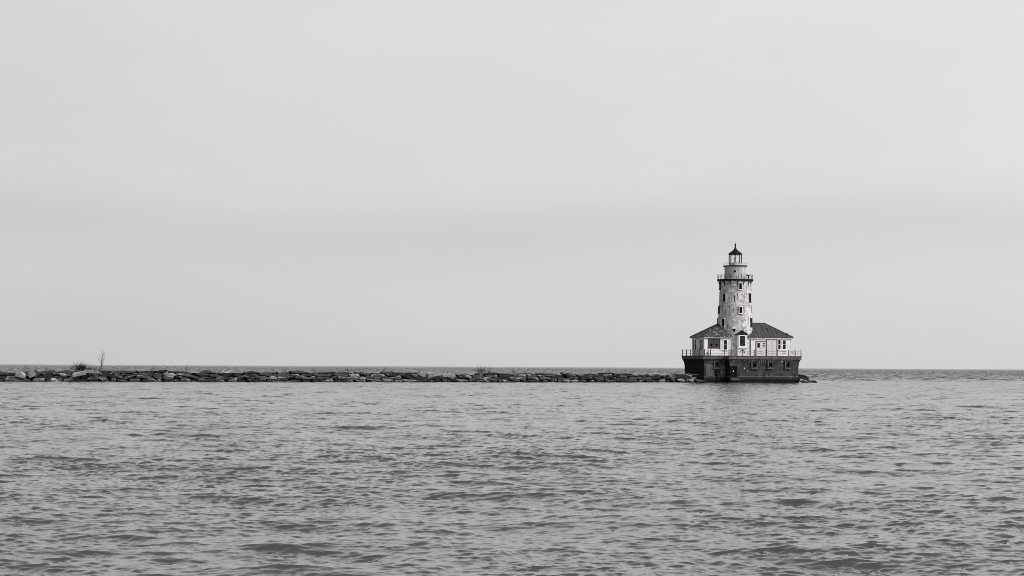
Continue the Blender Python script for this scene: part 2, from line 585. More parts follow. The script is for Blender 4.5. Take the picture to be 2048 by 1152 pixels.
# entry bay on the tower's front, under the window column, with a small gabled hood
o, s = rad(21.5)
up = Vector((0, 0, 1))
bay_c = o * 3.35
bay = MB().obox(bay_c + up * 6.9, s * .92, o * .42, up * 1.925).build('entry_bay', M['wall'], tower)
gb = MB()
w, zl, zh = 1.18, 8.83, 9.72
vs = []
for dd in (.52, -.75):
    for x, zz in ((-w, zl), (w, zl), (w, zl + .12), (0, zh), (-w, zl + .12)):
        vs.append(bay_c + s * x + o * dd + up * zz)
gb.add(vs, [(0, 1, 2, 3, 4), (9, 8, 7, 6, 5)] + [(i, (i + 1) % 5, (i + 1) % 5 + 5, i + 5) for i in range(5)])
gb.build('hood', M['iron'], bay)
wf = MB()
for q in (-1, 1):
    wf.obox(bay_c + s * (.6 * q) + o * .44 + up * 7.7, s * .09, o * .07, up * 1.05)
for zz in (8.72, 6.7):
    wf.obox(bay_c + o * .44 + up * zz, s * .69, o * .066, up * .08)
wf = wf.build('window', M['trim'], tower)
MB().obox(bay_c + o * .425 + up * 7.7, s * .51, o * .02, up * .95).build('pane', M['glass'], wf)
rb = MB()
for zz, x0, x1 in ((8.2, -.5, .5), (7.75, -.1, .5), (7.3, -.5, .4), (7.02, -.5, .1)):
    rb.obox(bay_c + o * .455 + up * zz + s * ((x0 + x1) / 2), s * ((x1 - x0) / 2), o * .012, up * .035)
rb.obox(bay_c + o * .457 + up * 7.8 + s * .12, s * .03, o * .012, up * .82)
rb.build('glazing_bar', M['board'], wf)
MB().obox(bay_c + o * .5 + up * 6.42, s * .98, o * .18, up * .09).build('ledge', M['trim'], bay)
cr = MB().tube([bay_c + o * .45 + s * (.5 * math.cos(t * math.pi / 12)) + up * (5.45 + .5 * math.sin(t * math.pi / 12)) for t in range(13)], .05, 6)
cr.build('arch_trim', M['board'], bay)
# flood lamp on the shaft above the left eave
o, s = rad(-2)
fl = MB().obox(o * 3.45 + up * 10.02, s * .32, o * .28, up * .05).build('flood_lamp', M['trim'], tower)
MB().obox(o * 3.4 + up * 9.72, s * .2, o * .2, up * .22).build('lamp_box', M['void'], fl)
# rust runs where fittings were torn off the shaft
for az, za, zb, w_ in ((-2, 16.2, 14.9, .16), (33, 14.6, 12.3, .13), (35, 16.9, 15.2, .07), (-12, 18.6, 17.6, .05), (-28, 18.7, 17.2, .07),
                       (-52, 18.5, 17.7, .06), (45, 18.6, 17.0, .05), (-20, 14.3, 13.0, .08), (-34, 13.6, 12.4, .06), (-48, 12.0, 10.6, .08),
                       (4, 12.1, 11.2, .06), (20, 12.9, 11.6, .05), (52, 12.2, 10.4, .06), (-60, 16.4, 14.8, .06), (8, 16.6, 15.9, .09),
                       (-26, 10.8, 9.6, .07), (40, 10.6, 9.3, .06)):
    mb = MB()
    for i in range(9):
        t = i / 8
        zz = za + (zb - za) * t
        o, s = rad(az + .6 * math.sin(i * 1.7))
        hw = w_ * (1 - .6 * t) * (.8 + .35 * math.sin(i * 2.4 + az))
        base_ = o * (rt(zz) + .012) + up * zz
        mb.add([base_ - s * hw, base_ + s * hw, base_ + s * hw - o * .06, base_ - s * hw - o * .06], [])
        if i:
            q = (i - 1) * 4
            mb.f += [(q, q + 1, q + 5, q + 4), (q, q + 4, q + 7, q + 3), (q + 1, q + 2, q + 6, q + 5)]
    mb.build('rust_run', M['board'], tower)

# ------------------------------------------------------------------ the two side buildings
WH = 8.48


def hip_roof(eave, ridge, zr, name, mat, parent, seams=0, sign=1):
    """front and back slopes and one hip; the other end runs into the tower"""
    (x0, x1, y0, y1), (r0, r1, xi) = eave, ridge
    z0 = WH
    # x0 is the free end, xi the tower end of the eaves
    top = [(x0, y0, z0), (xi, y0, z0), (r1, 0, zr), (r0, 0, zr), (x0, y1, z0), (xi, y1, z0)]
    vs = [Vector(p) for p in top] + [Vector(p) - Vector((0, 0, .16)) for p in top]
    fs = [(0, 1, 2, 3), (0, 3, 4), (4, 3, 2, 5)]
    n = 6
    fs += [tuple(i + n for i in reversed(f)) for f in fs]
    for a, b in ((0, 1), (0, 4), (4, 5), (1, 2), (2, 5)):
        fs.append((a, b, b + n, a + n))
    mb = MB().add(vs, fs)
    for i in range(seams):
        t = (i + .6) / (seams + .2)
        x = xi + (x0 - xi) * t
        # a seam climbs the front slope until it meets the hip
        u = 1.0 if (x - r0) * sign <= 0 else max(0.02, (x0 - x) / (x0 - r0))
        a = Vector((x, y0 + .02, z0 + .03))
        b = Vector((x, y0 + (0 - y0) * u, z0 + (zr - z0) * u + .03))
        mb.tube([a, b], .035, 4)
    for a, b in ((0, 3), (3, 2), (4, 3)):
        mb.tube([vs[a] + Vector((0, 0, .03)), vs[b] + Vector((0, 0, .03))], .07, 6)
    return mb.build(name, mat, parent)


# left building
LF, LB = -2.75, 3.2
LU = su(1409, LF, 690)
lb = empty('side_building', 'white side building left of the tower with a boarded window and peeling hip roof', 'building',
           (TX, TY, 0), AL)
MB().box(LU, -1.9, LF, LB, DECK + .002, 8.36).build('wall', M['wall'], lb)
hip_roof((LU - .35, 0, LF - .35, LB + .35), (su(1437, 0, 647), -.4, -1.85), 11.0, 'roof', M['roof_worn'], lb)
MB().box(LU - .3, -1.95, LF - .3, LB + .3, 8.2, 8.318).build('eave_board', M['trim'], lb)
plane_window(lb, 1416, 1440.5, 676.5, 695.5, LF, frame=.13, proud=.07, fm='board', pm='board', bars=(1, 2))
uu = su(1423.5, LF)
for px in (1422.5, 1433):
    uu = su(px, LF)
    MB().box(uu - .2, uu + .2, LF - .05, LF + .02, 6.75, 7.15).build('vent', M['void'], lb)
plane_window(lb, 1446.3, 1455, 679, 700.5, LF, frame=.12, proud=.08, pm='glass')
for a, b_ in ((1386.5, 1393.0), (1399, 1406.5)):
    va, vb = sv(a, LU, 690), sv(b_, LU, 690)
    zt, zb = 8.0, 5.85
    fr = MB()
    fr.box(LU - .08, LU + .05, vb, vb + .12, zb, zt).box(LU - .08, LU + .05, va - .12, va, zb, zt)
    fr.box(LU - .08, LU + .05, (va + vb) / 2 - .14, (va + vb) / 2 + .14, zb, zt)
    fr.box(LU - .076, LU + .05, vb + .12, va - .12, zt - .12, zt - .002).box(LU - .076, LU + .05, vb + .12, va - .12, zb, zb + .12)
    fr = fr.build('window', M['trim'], lb)
    MB().box(LU - .02, LU + .05, vb + .12, va - .12, zb + .12, zt - .12).build('pane', M['void'], fr)
for x, y in ((LU, LF),):
    MB().box(x - .06, x + .12, y - .06, y + .12, DECK + .004, 8.2).build('corner_board', M['trim'], lb)
# white locker bench below the window
MB().box(su(1418, LF - .35), su(1438, LF - .35), LF - .4, LF - .02, DECK + .01, 5.9).build('low_panel', M['trim'], lb)

# right building
RF, RB = -3.05, 2.9
RU = su(1582, RF, 690)
rbd = empty('side_building', 'white side building right of the tower with double doors and seamed dark hip roof', 'building',
            (TX, TY, 0), AL)
MB().box(1.3, RU, RF, RB, DECK + .002, 8.36).build('wall', M['wall'], rbd)
hip_roof((RU + .35, 0, RF - .35, RB + .35), (su(1529, 0, 646), .4, 1.25), 11.15, 'roof', M['roof'], rbd, 11, 1)
MB().box(1.35, RU + .3, RF - .3, RB + .3, 8.2, 8.318).build('eave_board', M['trim'], rbd)


def leaf(parent, px0, px1, py0, v, name, mat, proud=.06, z0=DECK + .02):
    a, b_ = su(px0, v), su(px1, v)
    zt = sz(px0, py0, a, v)
    return MB().box(a, b_, v - proud, v + .03, z0, zt).build(name, mat, parent)


df = MB()
a, b_ = su(1511.3, RF), su(1532.6, RF)
zt = sz(1511, 683, a, RF)
df.box(a, a + .1, RF - .11, RF + .03, DECK + .01, zt + .1).box(b_ - .1, b_, RF - .11, RF + .03, DECK + .01, zt + .1)
df.box(a + .1, b_ - .1, RF - .106, RF + .03, zt, zt + .098)
df = df.build('door_frame', M['board'], rbd)
d1 = leaf(df, 1512.6, 1521.5, 683.4, RF, 'door', M['door'])
d2 = leaf(df, 1522.1, 1531.3, 683.4, RF, 'door', M['door'])
a, b_ = su(1514.3, RF), su(1519.5, RF)
MB().box(a, b_, RF - .075, RF + .02, sz(1515, 695.3, a, RF), sz(1515, 685.8, a, RF)).build('door_window', M['glass'], df)
a, b_ = su(1525, RF), su(1529.5, RF)
for yy0, yy1 in ((686, 688.6), (690, 692.5), (693.3, 694.8)):
    MB().box(a, b_, RF - .07, RF + .02, sz(1525, yy1, a, RF), sz(1525, yy0, a, RF)).build('notice', M['plate'], df)
a, b_ = su(1532.9, RF), su(1553.2, RF)
zt = sz(1533, 679.2, a, RF)
MB().box(a, a + .06, RF - .085, RF + .02, DECK + .015, zt).box(b_ - .06, b_, RF - .085, RF + .02, DECK + .015, zt) \
    .box(a + .06, b_ - .06, RF - .083, RF + .02, zt - .07, zt).build('gate_frame', M['board'], rbd)
for p0, p1 in ((1533.5, 1541.8), (1542.5, 1552.6)):
    a, b_ = su(p0, RF), su(p1, RF)
    zt = sz(p0, 679.5, a, RF)
    leafm = MB().box(a, b_, RF - .05, RF + .03, DECK + .02, zt)
    for q in range(1, 4):
        xx = a + (b_ - a) * q / 4
        leafm.box(xx - .012, xx + .012, RF - .062, RF - .04, DECK + .03, zt - .03)
    leafm.build('gate_leaf', M['door'], rbd)
plane_window(rbd, 1554.8, 1562.2, 678.5, 700, RF, frame=.13, proud=.08)
plane_window(rbd, 1563.9, 1572.6, 679, 700, RF, frame=.15, proud=.08)
MB().box(RU - .12, RU + .06, RF - .06, RF + .12, DECK + .004, 8.2).build('corner_board', M['trim'], rbd)
MB().tube([(1.75, RF - .1, DECK), (1.75, RF - .1, 8.2)], .07, 8).build('downpipe', M['iron'], rbd)
a = su(1573, RF - .3)
MB().box(RU - .75, RU - .55, RF + .3, RF + .5, 8.7, 9.25).build('vent_stub', M['iron'], rbd)

# ------------------------------------------------------------------ the deck railing
rail = empty('deck_railing', 'thin black post and chain railing round the edge of the pier deck', 'railing', (TX, TY, 0), AL)
E_ = offset_poly(OUT, .34)
uL, uC, uR = E_[0].x, E_[1].x, E_[3].x
vL, vR, vB = E_[0].y, E_[2].y, E_[4].y


def run(pts, sag, strands=(.38, .72, 1.02)):
    for i, p in enumerate(pts):
        MB().tube([(p[0], p[1], DECK - .01), (p[0], p[1], DECK + 1.18)], [.075, .065], 6).build('post', M['iron'], rail)
    mb = MB()
    for a, b_ in zip(pts, pts[1:]):
        a, b_ = Vector((a[0], a[1], 0)), Vector((b_[0], b_[1], 0))
        L = (b_ - a).length
        for zz in strands:
            sg = sag * L * (1.0 if zz > .5 else .6)
            mb.tube([a.lerp(b_, t / 8) + Vector((0, 0, DECK + zz - sg * (1 - (t / 4 - 1) ** 2))) for t in range(9)], .024, 5)
    mb.build('chain', M['iron'], rail)


def lin(a, b_, n):
    return [(a[0] + (b_[0] - a[0]) * i / n, a[1] + (b_[1] - a[1]) * i / n) for i in range(n + 1)]


front = [(su(px, vR), vR) for px in (1462, 1485.5, 1508.5, 1532, 1555.5, 1577.5)] + [(uR, vR)]
run(front, .085, (.62, .98))
run([(su(px, vL), vL) for px in (1409, 1421, 1448.5, 1458)], .04, (.4, .98))
run(lin((uL, vL), (uL, vB), 5)[1:], .015)
run(lin((uL, vB), (uR, vB), 9)[1:-1], .015)
run(lin((uR, vR), (uR, vB), 5)[1:], .015)

# ------------------------------------------------------------------ the breakwater
BL = Vector((-80.1, 281.7, 0))
BR = Vector((31.8, 330.8, 0))
BD = (BR - BL).normalized()
BN = Vector((BD.y, -BD.x, 0))          # towards the shore
BLEN = (BR - BL).length
BANG = math.atan2(BD.y, BD.x)


def img_x(p):
    return 1024 + F * p.x / p.y


def rock_mesh(l, d, h, seed, form):
    bm = bmesh.new()
    bmesh.ops.create_cube(bm, size=2.0)
    bmesh.ops.subdivide_edges(bm, edges=bm.edges[:], cuts=3, use_grid_fill=True)
    rnd = random.Random(seed)
    sh = Vector((rnd.uniform(-.2, .2), rnd.uniform(-.15, .15), rnd.uniform(-.2, .2)))
    tp = rnd.uniform(-.18, .12)
    k = {'slab': .03, 'block': .05, 'boulder': .25}[form]
    cuts = []
    for q in range({'slab': 2, 'block': 3, 'boulder': 5}[form]):
        n = Vector((rnd.choice((-1, 1)) * rnd.uniform(.4, 1), rnd.uniform(-1, .1), rnd.uniform(-.3, 1))).normalized()
        cuts.append((n, rnd.uniform(.98, 1.25)))
    for v in bm.verts:
        p = v.co.copy()
        p = p.lerp(p.normalized() * 1.25, k)
        for n, dd in cuts:
            e = p.dot(n) - dd
            if e > 0:
                p -= n * e
        p.x += sh.x * p.z + sh.y * p.y * .4
        p.x *= 1 + tp * p.z
        p.z += sh.z * p.x * .25
        nn = noise.noise_vector(p * 1.3 + Vector((seed * 3.7, seed * 1.9, 0)))
        n2 = noise.noise_vector(p * 3.1 + Vector((seed * 2.1, 7, seed)))
        p += nn * (.10 if form != 'slab' else .05) + n2 * .035
        v.co = Vector((p.x * l / 2, p.y * d / 2, p.z * h / 2))
    me = bpy.data.meshes.new('stone_block')
    bm.to_mesh(me)
    bm.free()
    return me


STONES = []


def stone(loc, dims, rot, tone, form, course, seed):
    me = rock_mesh(*dims, seed, form)
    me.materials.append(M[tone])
    o = bpy.data.objects.new('stone_block', me)
    o.location = loc
    o.rotation_euler = rot
    COL.objects.link(o)
    STONES.append((o, tone, form, course, rot, dims))
    return o


def tops(s):                      # the crest sinks slowly towards the lighthouse
    return 1.78 - .26 * min(1, max(0, s / BLEN)) + .10 * noise.noise(Vector((s * .11, 3.3, 0)))


rnd = random.Random(5)
seed = 0
for course, z0, z1, back, (lmin, lmax) in (('waterline', -.5, .46, 0.0, (1.15, 2.55)), ('lower', .40, .88, .55, (1.15, 2.75)),
                                          ('upper', .84, 1.32, 1.1, (1.2, 2.9)), ('top', 1.28, None, 1.8, (1.9, 4.8))):
    s = -9.0
    end = BLEN + (2.2 if course == 'waterline' else 1.0)
    while s < end:
        l = rnd.uniform(lmin, lmax)
        if rnd.random() < .15:
            l *= .65
        seed += 1
        zt = z1 if z1 else tops(s)
        if course == 'top' and s > BLEN * .84 and rnd.random() < .4:
            s += l
            continue
        h = (zt - z0) * rnd.uniform(.8, 1.03)
        dpt = rnd.uniform(1.2, 1.8)
        r_ = rnd.random()
        form = 'slab' if l / h > 4 else ('boulder' if r_ < (.14 if course == 'waterline' else .06) else 'block')
        tilt = rnd.gauss(0, .025) if course == 'top' else rnd.gauss(0, .07)
        drop = 0
        if course != 'top' and rnd.random() < .17:
            tilt = rnd.choice((-1, 1)) * rnd.uniform(.2, .42)
            h *= .8
            l *= .9
        c = rnd.random()
        px_ = img_x(BL + BD * s)
        q_ = .08 if px_ > 1050 else 0
        if course in ('top', 'upper'):
            tone = 'pale' if c < .2 - q_ else ('grey' if c < .55 - q_ else 'dark')
        else:
            tone = 'pale' if c < .12 - q_ * .5 else ('grey' if c < .5 - q_ else 'dark')
        p = BL + BD * (s + l / 2) - BN * (back + dpt / 2 + rnd.uniform(-.42, .42)) + BN * .9
        p.z = (z0 + zt) / 2 + rnd.uniform(-.09, .07) + (rnd.uniform(.04, .1) if course == 'top' and rnd.random() < .15 else 0)
        stone(p, (l * rnd.uniform(.86, .97), dpt, h), (rnd.gauss(0, .08) - .05, tilt, BANG + rnd.gauss(0, .10)), tone, form, course, seed)
        s += l * 1.0
# loose stones leaning on the foot of the wall
for i in range(12):
    seed += 1
    s = rnd.uniform(-2, BLEN - 1)
    l = rnd.uniform(.8, 1.9)
    tone = rnd.choice(('grey', 'grey', 'dark', 'dark', 'pale'))
    p = BL + BD * s + BN * rnd.uniform(.5, 1.0)
    p.z = rnd.uniform(.0, .32)
    stone(p, (l, rnd.uniform(.7, 1.1), rnd.uniform(.35, .6)), (rnd.gauss(0, .2), rnd.gauss(0, .33), BANG + rnd.gauss(0, .35)),
          tone, rnd.choice(('boulder', 'slab', 'block')), 'foot', seed)


def at_img(px, py, Y):
    x, y = unroll(px, py)
    return Vector((x / F * Y, Y, EYE - y / F * Y))


def line_y(px):                   # how far off the breakwater's face is, along a sight line
    t = (px - 1024) / F
    return (BL.y - BL.x * BD.y / BD.x) / (1 - t * BD.y / BD.x)


# hand-placed stones that stand out in the photograph
SPECIAL = []
for px, py, w_, h_, tone, form, tilt, lab in (
        (41, 749.5, 1.6, .9, 'pale', 'boulder', .25, 'pale rounded boulder near the left end of the breakwater'),
        (61, 746, 1.2, 1.25, 'pale', 'block', -.45, 'pale pointed block standing up beside the rounded one at the far left'),
        (71, 747, .9, 1.2, 'grey', 'boulder', .7, 'grey wedge leaning against the pale pointed boulder at the far left'),
        (158, 747.5, 2.0, .55, 'pale', 'block', -.2, 'pale flat-topped stone just below the leafless bush'),
        (183, 743.5, 2.6, .45, 'pale', 'slab', .03, 'wide pale slab on the crest below the leaning bare tree'),
        (437, 743.5, 1.9, .42, 'pale', 'slab', .04, 'lone pale slab with a dark rim on the crest, left of the photo centre'),
        (935, 753, 1.1, .4, 'pale', 'block', .3, 'small pale stone under the wide bush in the middle of the breakwater'),
        (1344, 754, 1.2, 1.6, 'grey', 'boulder', .5, 'tall grey boulder beside the dark slab next to the pier'),
        (1366, 753, 3.2, .75, 'dark', 'slab', .05, 'long dark slab lying between the breakwater and the pier'),
        (1361, 760.5, 1.5, .6, 'pale', 'boulder', .35, 'pale low stone at the waterline just left of the pier'),
        (1381, 761.5, 1.1, .4, 'pale', 'boulder', -.2, 'small pale stone at the waterline touching the left side of the pier')):
    seed += 1
    p = at_img(px, py, line_y(px) - .9)
    o = stone(p, (w_, 1.1, h_), (rnd.gauss(0, .05), tilt, BANG + rnd.gauss(0, .15)), tone, form, 'special', seed)
    STONES.pop()
    tag(o, lab, 'rock', 'limestone blocks of the breakwater')
PE = TY + UR * SA + VR * CA       # how far off the pier's right corner stands
for px, py, Y, dims, rot, tone, form, lab in (
        (1606, 755.5, PE + 1.4, (1.9, 1.6, 1.0), (0, .27, .2), 'dark', 'block', 'black tilted slab against the right end of the pier'),
        (1607, 762.5, PE - .3, (1.5, 1.2, .6), (.1, .3, .1), 'grey', 'boulder', 'grey stone below the black tilted slab right of the pier'),
        (1619, 763.5, PE - .3, (1.5, 1.0, .5), (.1, .2, -.2), 'dark', 'boulder', 'low dark wet stone right of the black tilted slab'),
        (1627, 763.8, PE - .5, (.45, .6, .45), (.3, .3, .5), 'dark', 'boulder', 'small dark stone in the water, second from the far right of the pier'),
        (1632, 763.8, PE - .5, (.4, .5, .5), (.1, -.3, .2), 'pale', 'boulder', 'small pale stone in the water, outermost right of the pier')):
    seed += 1
    p = at_img(px, py, Y)
    o = stone(p, dims, rot, tone, form, 'special', seed)
    STONES.pop()
    tag(o, lab, 'rock', 'stones at the right end of the pier')

# labels: tone, shape, lie, course and the count from the nearest landmark
MARKS = [(203, 'the leaning tree'), (696, 'the twiggy shrub'), (962, 'the wide bush'), (1369, 'the pier')]
SHAPE = {'slab': 'long flat slab', 'block': 'squared block', 'boulder': 'rough boulder'}
PLACE = {'waterline': 'at the waterline', 'lower': 'in the lower course', 'upper': 'in the upper course', 'top': 'in the top course', 'foot': 'lying loose at the foot'}
ORD = ['first', 'second', 'third', 'fourth', 'fifth', 'sixth', 'seventh', 'eighth', 'ninth', 'tenth', 'eleventh', 'twelfth', 'thirteenth',
       'fourteenth', 'fifteenth', 'sixteenth', 'seventeenth', 'eighteenth', 'nineteenth', 'twentieth'] + [f'{q}th' for q in range(21, 80)]
for course in PLACE:
    row = sorted([q for q in STONES if q[3] == course], key=lambda q: img_x(q[0].location))
    xs = [img_x(q[0].location) for q in row]
    for q, x in zip(row, xs):
        mx, mn = min(MARKS, key=lambda m_: abs(m_[0] - x))
        side = 'left' if x < mx else 'right'
        lo, hi = min(x, mx), max(x, mx)
        k = sum(1 for y in xs if lo <= y <= hi)
        o, tone, form, _, rot, dims = q
        lie = 'tilted ' if abs(rot[1]) > .2 else ''
        tag(o, f'{lie}{tone} {SHAPE[form]} {PLACE[course]}, {ORD[k - 1]} {side} of {mn}', 'rock',
            'limestone blocks of the breakwater')

# the rubble heart of the breakwater, behind the dressed blocks
NS, NT = 260, 12
vs, fs = [], []
for i in range(NS + 1):
    s = -12 + (BLEN + 14) * i / NS
    for j in range(NT + 1):
        t = j / NT
        off = 0.35 - 6.2 * t
        hh = -.8 + 2.0 * min(1, t * 5.5) * min(1, (1 - t) * 4.0)
        p = BL + BD * s + BN * off
        hh += .28 * noise.noise(Vector((s * .9, off * .9, 1.7))) + .12 * noise.noise(Vector((s * 2.3, off * 2.3, 4)))
        vs.append((p.x, p.y, min(hh, tops(s) - .25)))
for i in range(NS):
    for j in range(NT):
        a = i * (NT + 1) + j
        fs.append((a, a + NT + 1, a + NT + 2, a + 1))
tag(MB().add(vs, fs).build('rubble_core', M['core']), 'dark rubble filling the breakwater behind its squared blocks', 'rubble', None, 'stuff')


# ------------------------------------------------------------------ bare plants on the breakwater
def branch(mb, p, d, length, r, depth, rn, spread=.5, lift=.12, seg=4):
    pts, rr = [p.copy()], [r]
    for i in range(seg):
        d = (d + Vector((rn.gauss(0, .13), rn.gauss(0, .13), rn.gauss(0, .06) + lift * .3))).normalized()
        p = p + d * (length / seg)
        pts.append(p.copy())
        rr.append(r * (1 - .6 * (i + 1) / seg))
    mb.tube(pts, rr, 5)
    if depth <= 0:
        return
    for k in range(rn.randint(3, 4)):
        i = rn.randint(1, seg)
        a = rn.uniform(0, 6.28)
        nd = (d + Vector((math.cos(a), math.sin(a), .1)) * spread + Vector((0, 0, lift))).normalized()
        branch(mb, pts[i], nd, length * rn.uniform(.45, .72), rr[i] * .62, depth - 1, rn, spread, lift, max(2, seg - 1))


def crest(px, back=2.3):
    Y = line_y(px) + back
    p = at_img(px, 740, Y)
    return p


tp_ = crest(196)
tp_.z = 1.62
tree = empty('bare_tree', 'small leafless tree leaning right on the breakwater crest', 'tree', tp_)
rn = random.Random(8)
tk = MB()
trunk_pts = [Vector((0, 0, 0)), Vector((.26, 0, .35)), Vector((.50, 0, .75)), Vector((.62, 0, 1.1)), Vector((.58, 0, 1.55)), Vector((.60, .02, 2.0)),
             Vector((.68, .02, 2.4)), Vector((.64, .02, 2.65))]
tk.tube(trunk_pts, [.11, .095, .085, .075, .048, .035, .022, .01], 7)
tk.build('trunk', M['wood'], tree, True)
cr = MB()
for k, sx, l in ((3, -.9, .8), (3, .95, .75), (4, -.8, .85), (4, .8, .9), (4, .5, 1.0), (5, -.6, .8), (5, .7, .8), (6, -.5, .6), (6, .5, .6), (3, .5, .9),
                 (5, .2, .9), (2, .9, .5)):
    branch(cr, trunk_pts[k], Vector((sx, rn.uniform(-.4, .4), 1)).normalized(), l * 1.05, .018, 2, rn, .38, .12)
cr.build('crown', M['wood'], tree)


def bush(px, base_z, w, h, n, label, seed, name='bush', r=.02, lean=0., depth=1, cat='bush', back=2.2):
    rn = random.Random(seed)
    p = crest(px, back)
    p.z = base_z
    mb = MB()
    for i in range(n):
        x = rn.gauss(0, .5) * w * .5
        d_ = Vector((x * .7 / max(.3, w) * 1.8 + lean + rn.gauss(0, .2), rn.gauss(0, .3), 1)).normalized()
        branch(mb, Vector((x * .7, rn.gauss(0, .25), 0)), d_, h * rn.uniform(.55, 1.05), r * rn.uniform(.7, 1.2), depth, rn, .45, .15, 3)
    o = mb.build(name, M['weed' if name == 'weed' else 'wood'], None)
    o.location = p
    return tag(o, label, cat)


def zc(px):
    return tops((at_img(px, 740, line_y(px)) - BL).dot(BD)) - .12


bush(160, zc(160), 2.9, .98, 90, 'dense leafless bush on the breakwater beside the leaning tree', 3, r=.034, depth=2)
for px, h, n, lean, sd, lab in (
        (182, .95, 30, .45, 21, 'row of leaning dry stems between the bush and the leaning tree'),
        (206, .9, 5, .0, 22, 'upright stubby stems just right of the leaning tree trunk')):
    bush(px, zc(px), 2.2 if px == 182 else .4, h, n, lab, sd, 'dry_stems', .034, lean, 0, 'plant')
bush(692, zc(692), 1.0, .95, 11, 'twiggy shrub breaking the horizon left of the photo centre', 31, 'shrub', .02, .25, 1, 'shrub')
bush(962, zc(962), 3.4, .95, 26, 'wide leafless bush on the breakwater left of the lighthouse', 41, r=.03, depth=2)
b2 = bush(976, zc(976), .5, 1.15, 4, 'slanting bare sapling at the right edge of the wide bush', 42, 'sapling', .03, .65, 1, 'sapling')
WEEDS = [(50, .55, 'weed stalks above the pale pointed boulder at the far left'), (95, .5, 'short weed stalks left of the leafless bush'),
         (243, .45, 'weed tuft on the crest, first right of the leaning tree'), (304, .5, 'weed tuft on the crest, second right of the leaning tree'),
         (331, .55, 'weed tuft on the crest, third right of the leaning tree'), (374, .5, 'weed tuft on the crest, fourth right of the leaning tree'),
         (413, .4, 'weed tuft just left of the lone pale crest slab'), (567, .6, 'weed tuft with several stalks, third left of the twiggy shrub'),
         (606, .3, 'dark stub of a plant, second left of the twiggy shrub'), (628, .5, 'weed tuft on the crest, nearest left of the twiggy shrub'),
         (754, .5, 'weed stalks on the crest, first right of the twiggy shrub'), (776, .6, 'single upright stalk, second right of the twiggy shrub'),
         (838, .35, 'low weed tuft halfway from the twiggy shrub to the wide bush'), (895, .4, 'weed tuft on the crest just left of the wide bush'),
         (1026, .7, 'forked weed stalk on the crest right of the wide bush'), (1125, .35, 'weed tuft, farther of two right of the forked stalk'),
         (1143, .4, 'weed tuft nearer the lighthouse, of two right of the forked stalk'),
         (1219, .85, 'tall lone bent stalk on the crest towards the lighthouse'), (1354, .35, 'tiny weed tuft on the stones beside the pier')]
for i, (px, h, lab) in enumerate(WEEDS):
    o = bush(px, zc(px) - .02, .6, h * 1.45, 3 if px in (1219, 776, 606) else 6, lab, 60 + i, 'weed', .022, .1 if px != 1219 else .25,
             1 if px not in (776, 606) else 0, 'weed', 1.7)
    o['group'] = 'weeds along the breakwater crest'

# ------------------------------------------------------------------ the lake
NPR = np.random.default_rng(4)


def sea_band(N, L, lmin, lmax, kp, slope, wind=(-0.25, -1.0), spread=2.0, chop=0.9, lean=1.6):
    """one band of a wind sea on a repeating tile: height and sideways push"""
    k1 = np.fft.fftfreq(N, L / N) * 2 * np.pi
    kx, ky = np.meshgrid(k1, k1, indexing='ij')
    k = np.hypot(kx, ky)
    k[0, 0] = 1e-6
    w = np.array(wind) / np.hypot(*wind)
    cs = (kx * w[0] + ky * w[1]) / k
    lam = 2 * np.pi / k
    S = k ** -4.0 * np.exp(-1.2 * (kp / k) ** 2) * (0.10 + np.abs(cs) ** spread)
    S *= (lam >= lmin) & (lam <= lmax)
    a = (NPR.normal(size=(N, N)) + 1j * NPR.normal(size=(N, N))) * np.sqrt(S)
    sl = np.sqrt(np.mean(np.fft.ifft2(1j * kx * a).real ** 2 + np.fft.ifft2(1j * ky * a).real ** 2))
    a *= slope / sl
    h = np.fft.ifft2(a).real
    dx = np.fft.ifft2(1j * kx / k * a).real * chop
    dy = np.fft.ifft2(1j * ky / k * a).real * chop
    dx, dy = dx + lean * w[0] * h, dy + lean * w[1] * h      # crests lean downwind
    return np.stack([dx, dy, h], -1).astype(np.float32), L, N


def sample(band, x, y, ang):
    D, L, N = band
    c, s_ = math.cos(ang), math.sin(ang)
    u = (x * c + y * s_) / L * N
    v = (-x * s_ + y * c) / L * N
    i, j = np.floor(u).astype(np.int64), np.floor(v).astype(np.int64)
    fu, fv = (u - i)[:, None], (v - j)[:, None]
    i, j = i % N, j % N
    i2, j2 = (i + 1) % N, (j + 1) % N
    o = (D[i, j] * (1 - fu) * (1 - fv) + D[i2, j] * fu * (1 - fv) + D[i, j2] * (1 - fu) * fv + D[i2, j2] * fu * fv)
    out = np.empty_like(o)
    out[:, 0] = o[:, 0] * c - o[:, 1] * s_
    out[:, 1] = o[:, 0] * s_ + o[:, 1] * c
    out[:, 2] = o[:, 2]
    return out


# band, turn of its tile, wavelength that must be resolved
# band, turn of its tile, wavelength that must be resolved
BANDS = [(sea_band(1024, 53.0, .6, 9.0, 2 * math.pi / 1.9, .074, (-.35, -1), 1.8, 1.1, 1.2), .0, 1.3),
         (sea_band(1024, 27.0, .16, .6, 2 * math.pi / .5, .138, (.22, -1), 1.8, .8, .7), .13, .42),
         (sea_band(512, 4.7, .04, .16, 0.5, .12, (.1, -1), 1.5, .5, .3), -.21, .1),
         (sea_band(512, 173.0, 3.0, 20.0, 2 * math.pi / 5.5, .16, (-.2, -1), 1.3, .9, .8), .07, 6.0)]   # the open lake

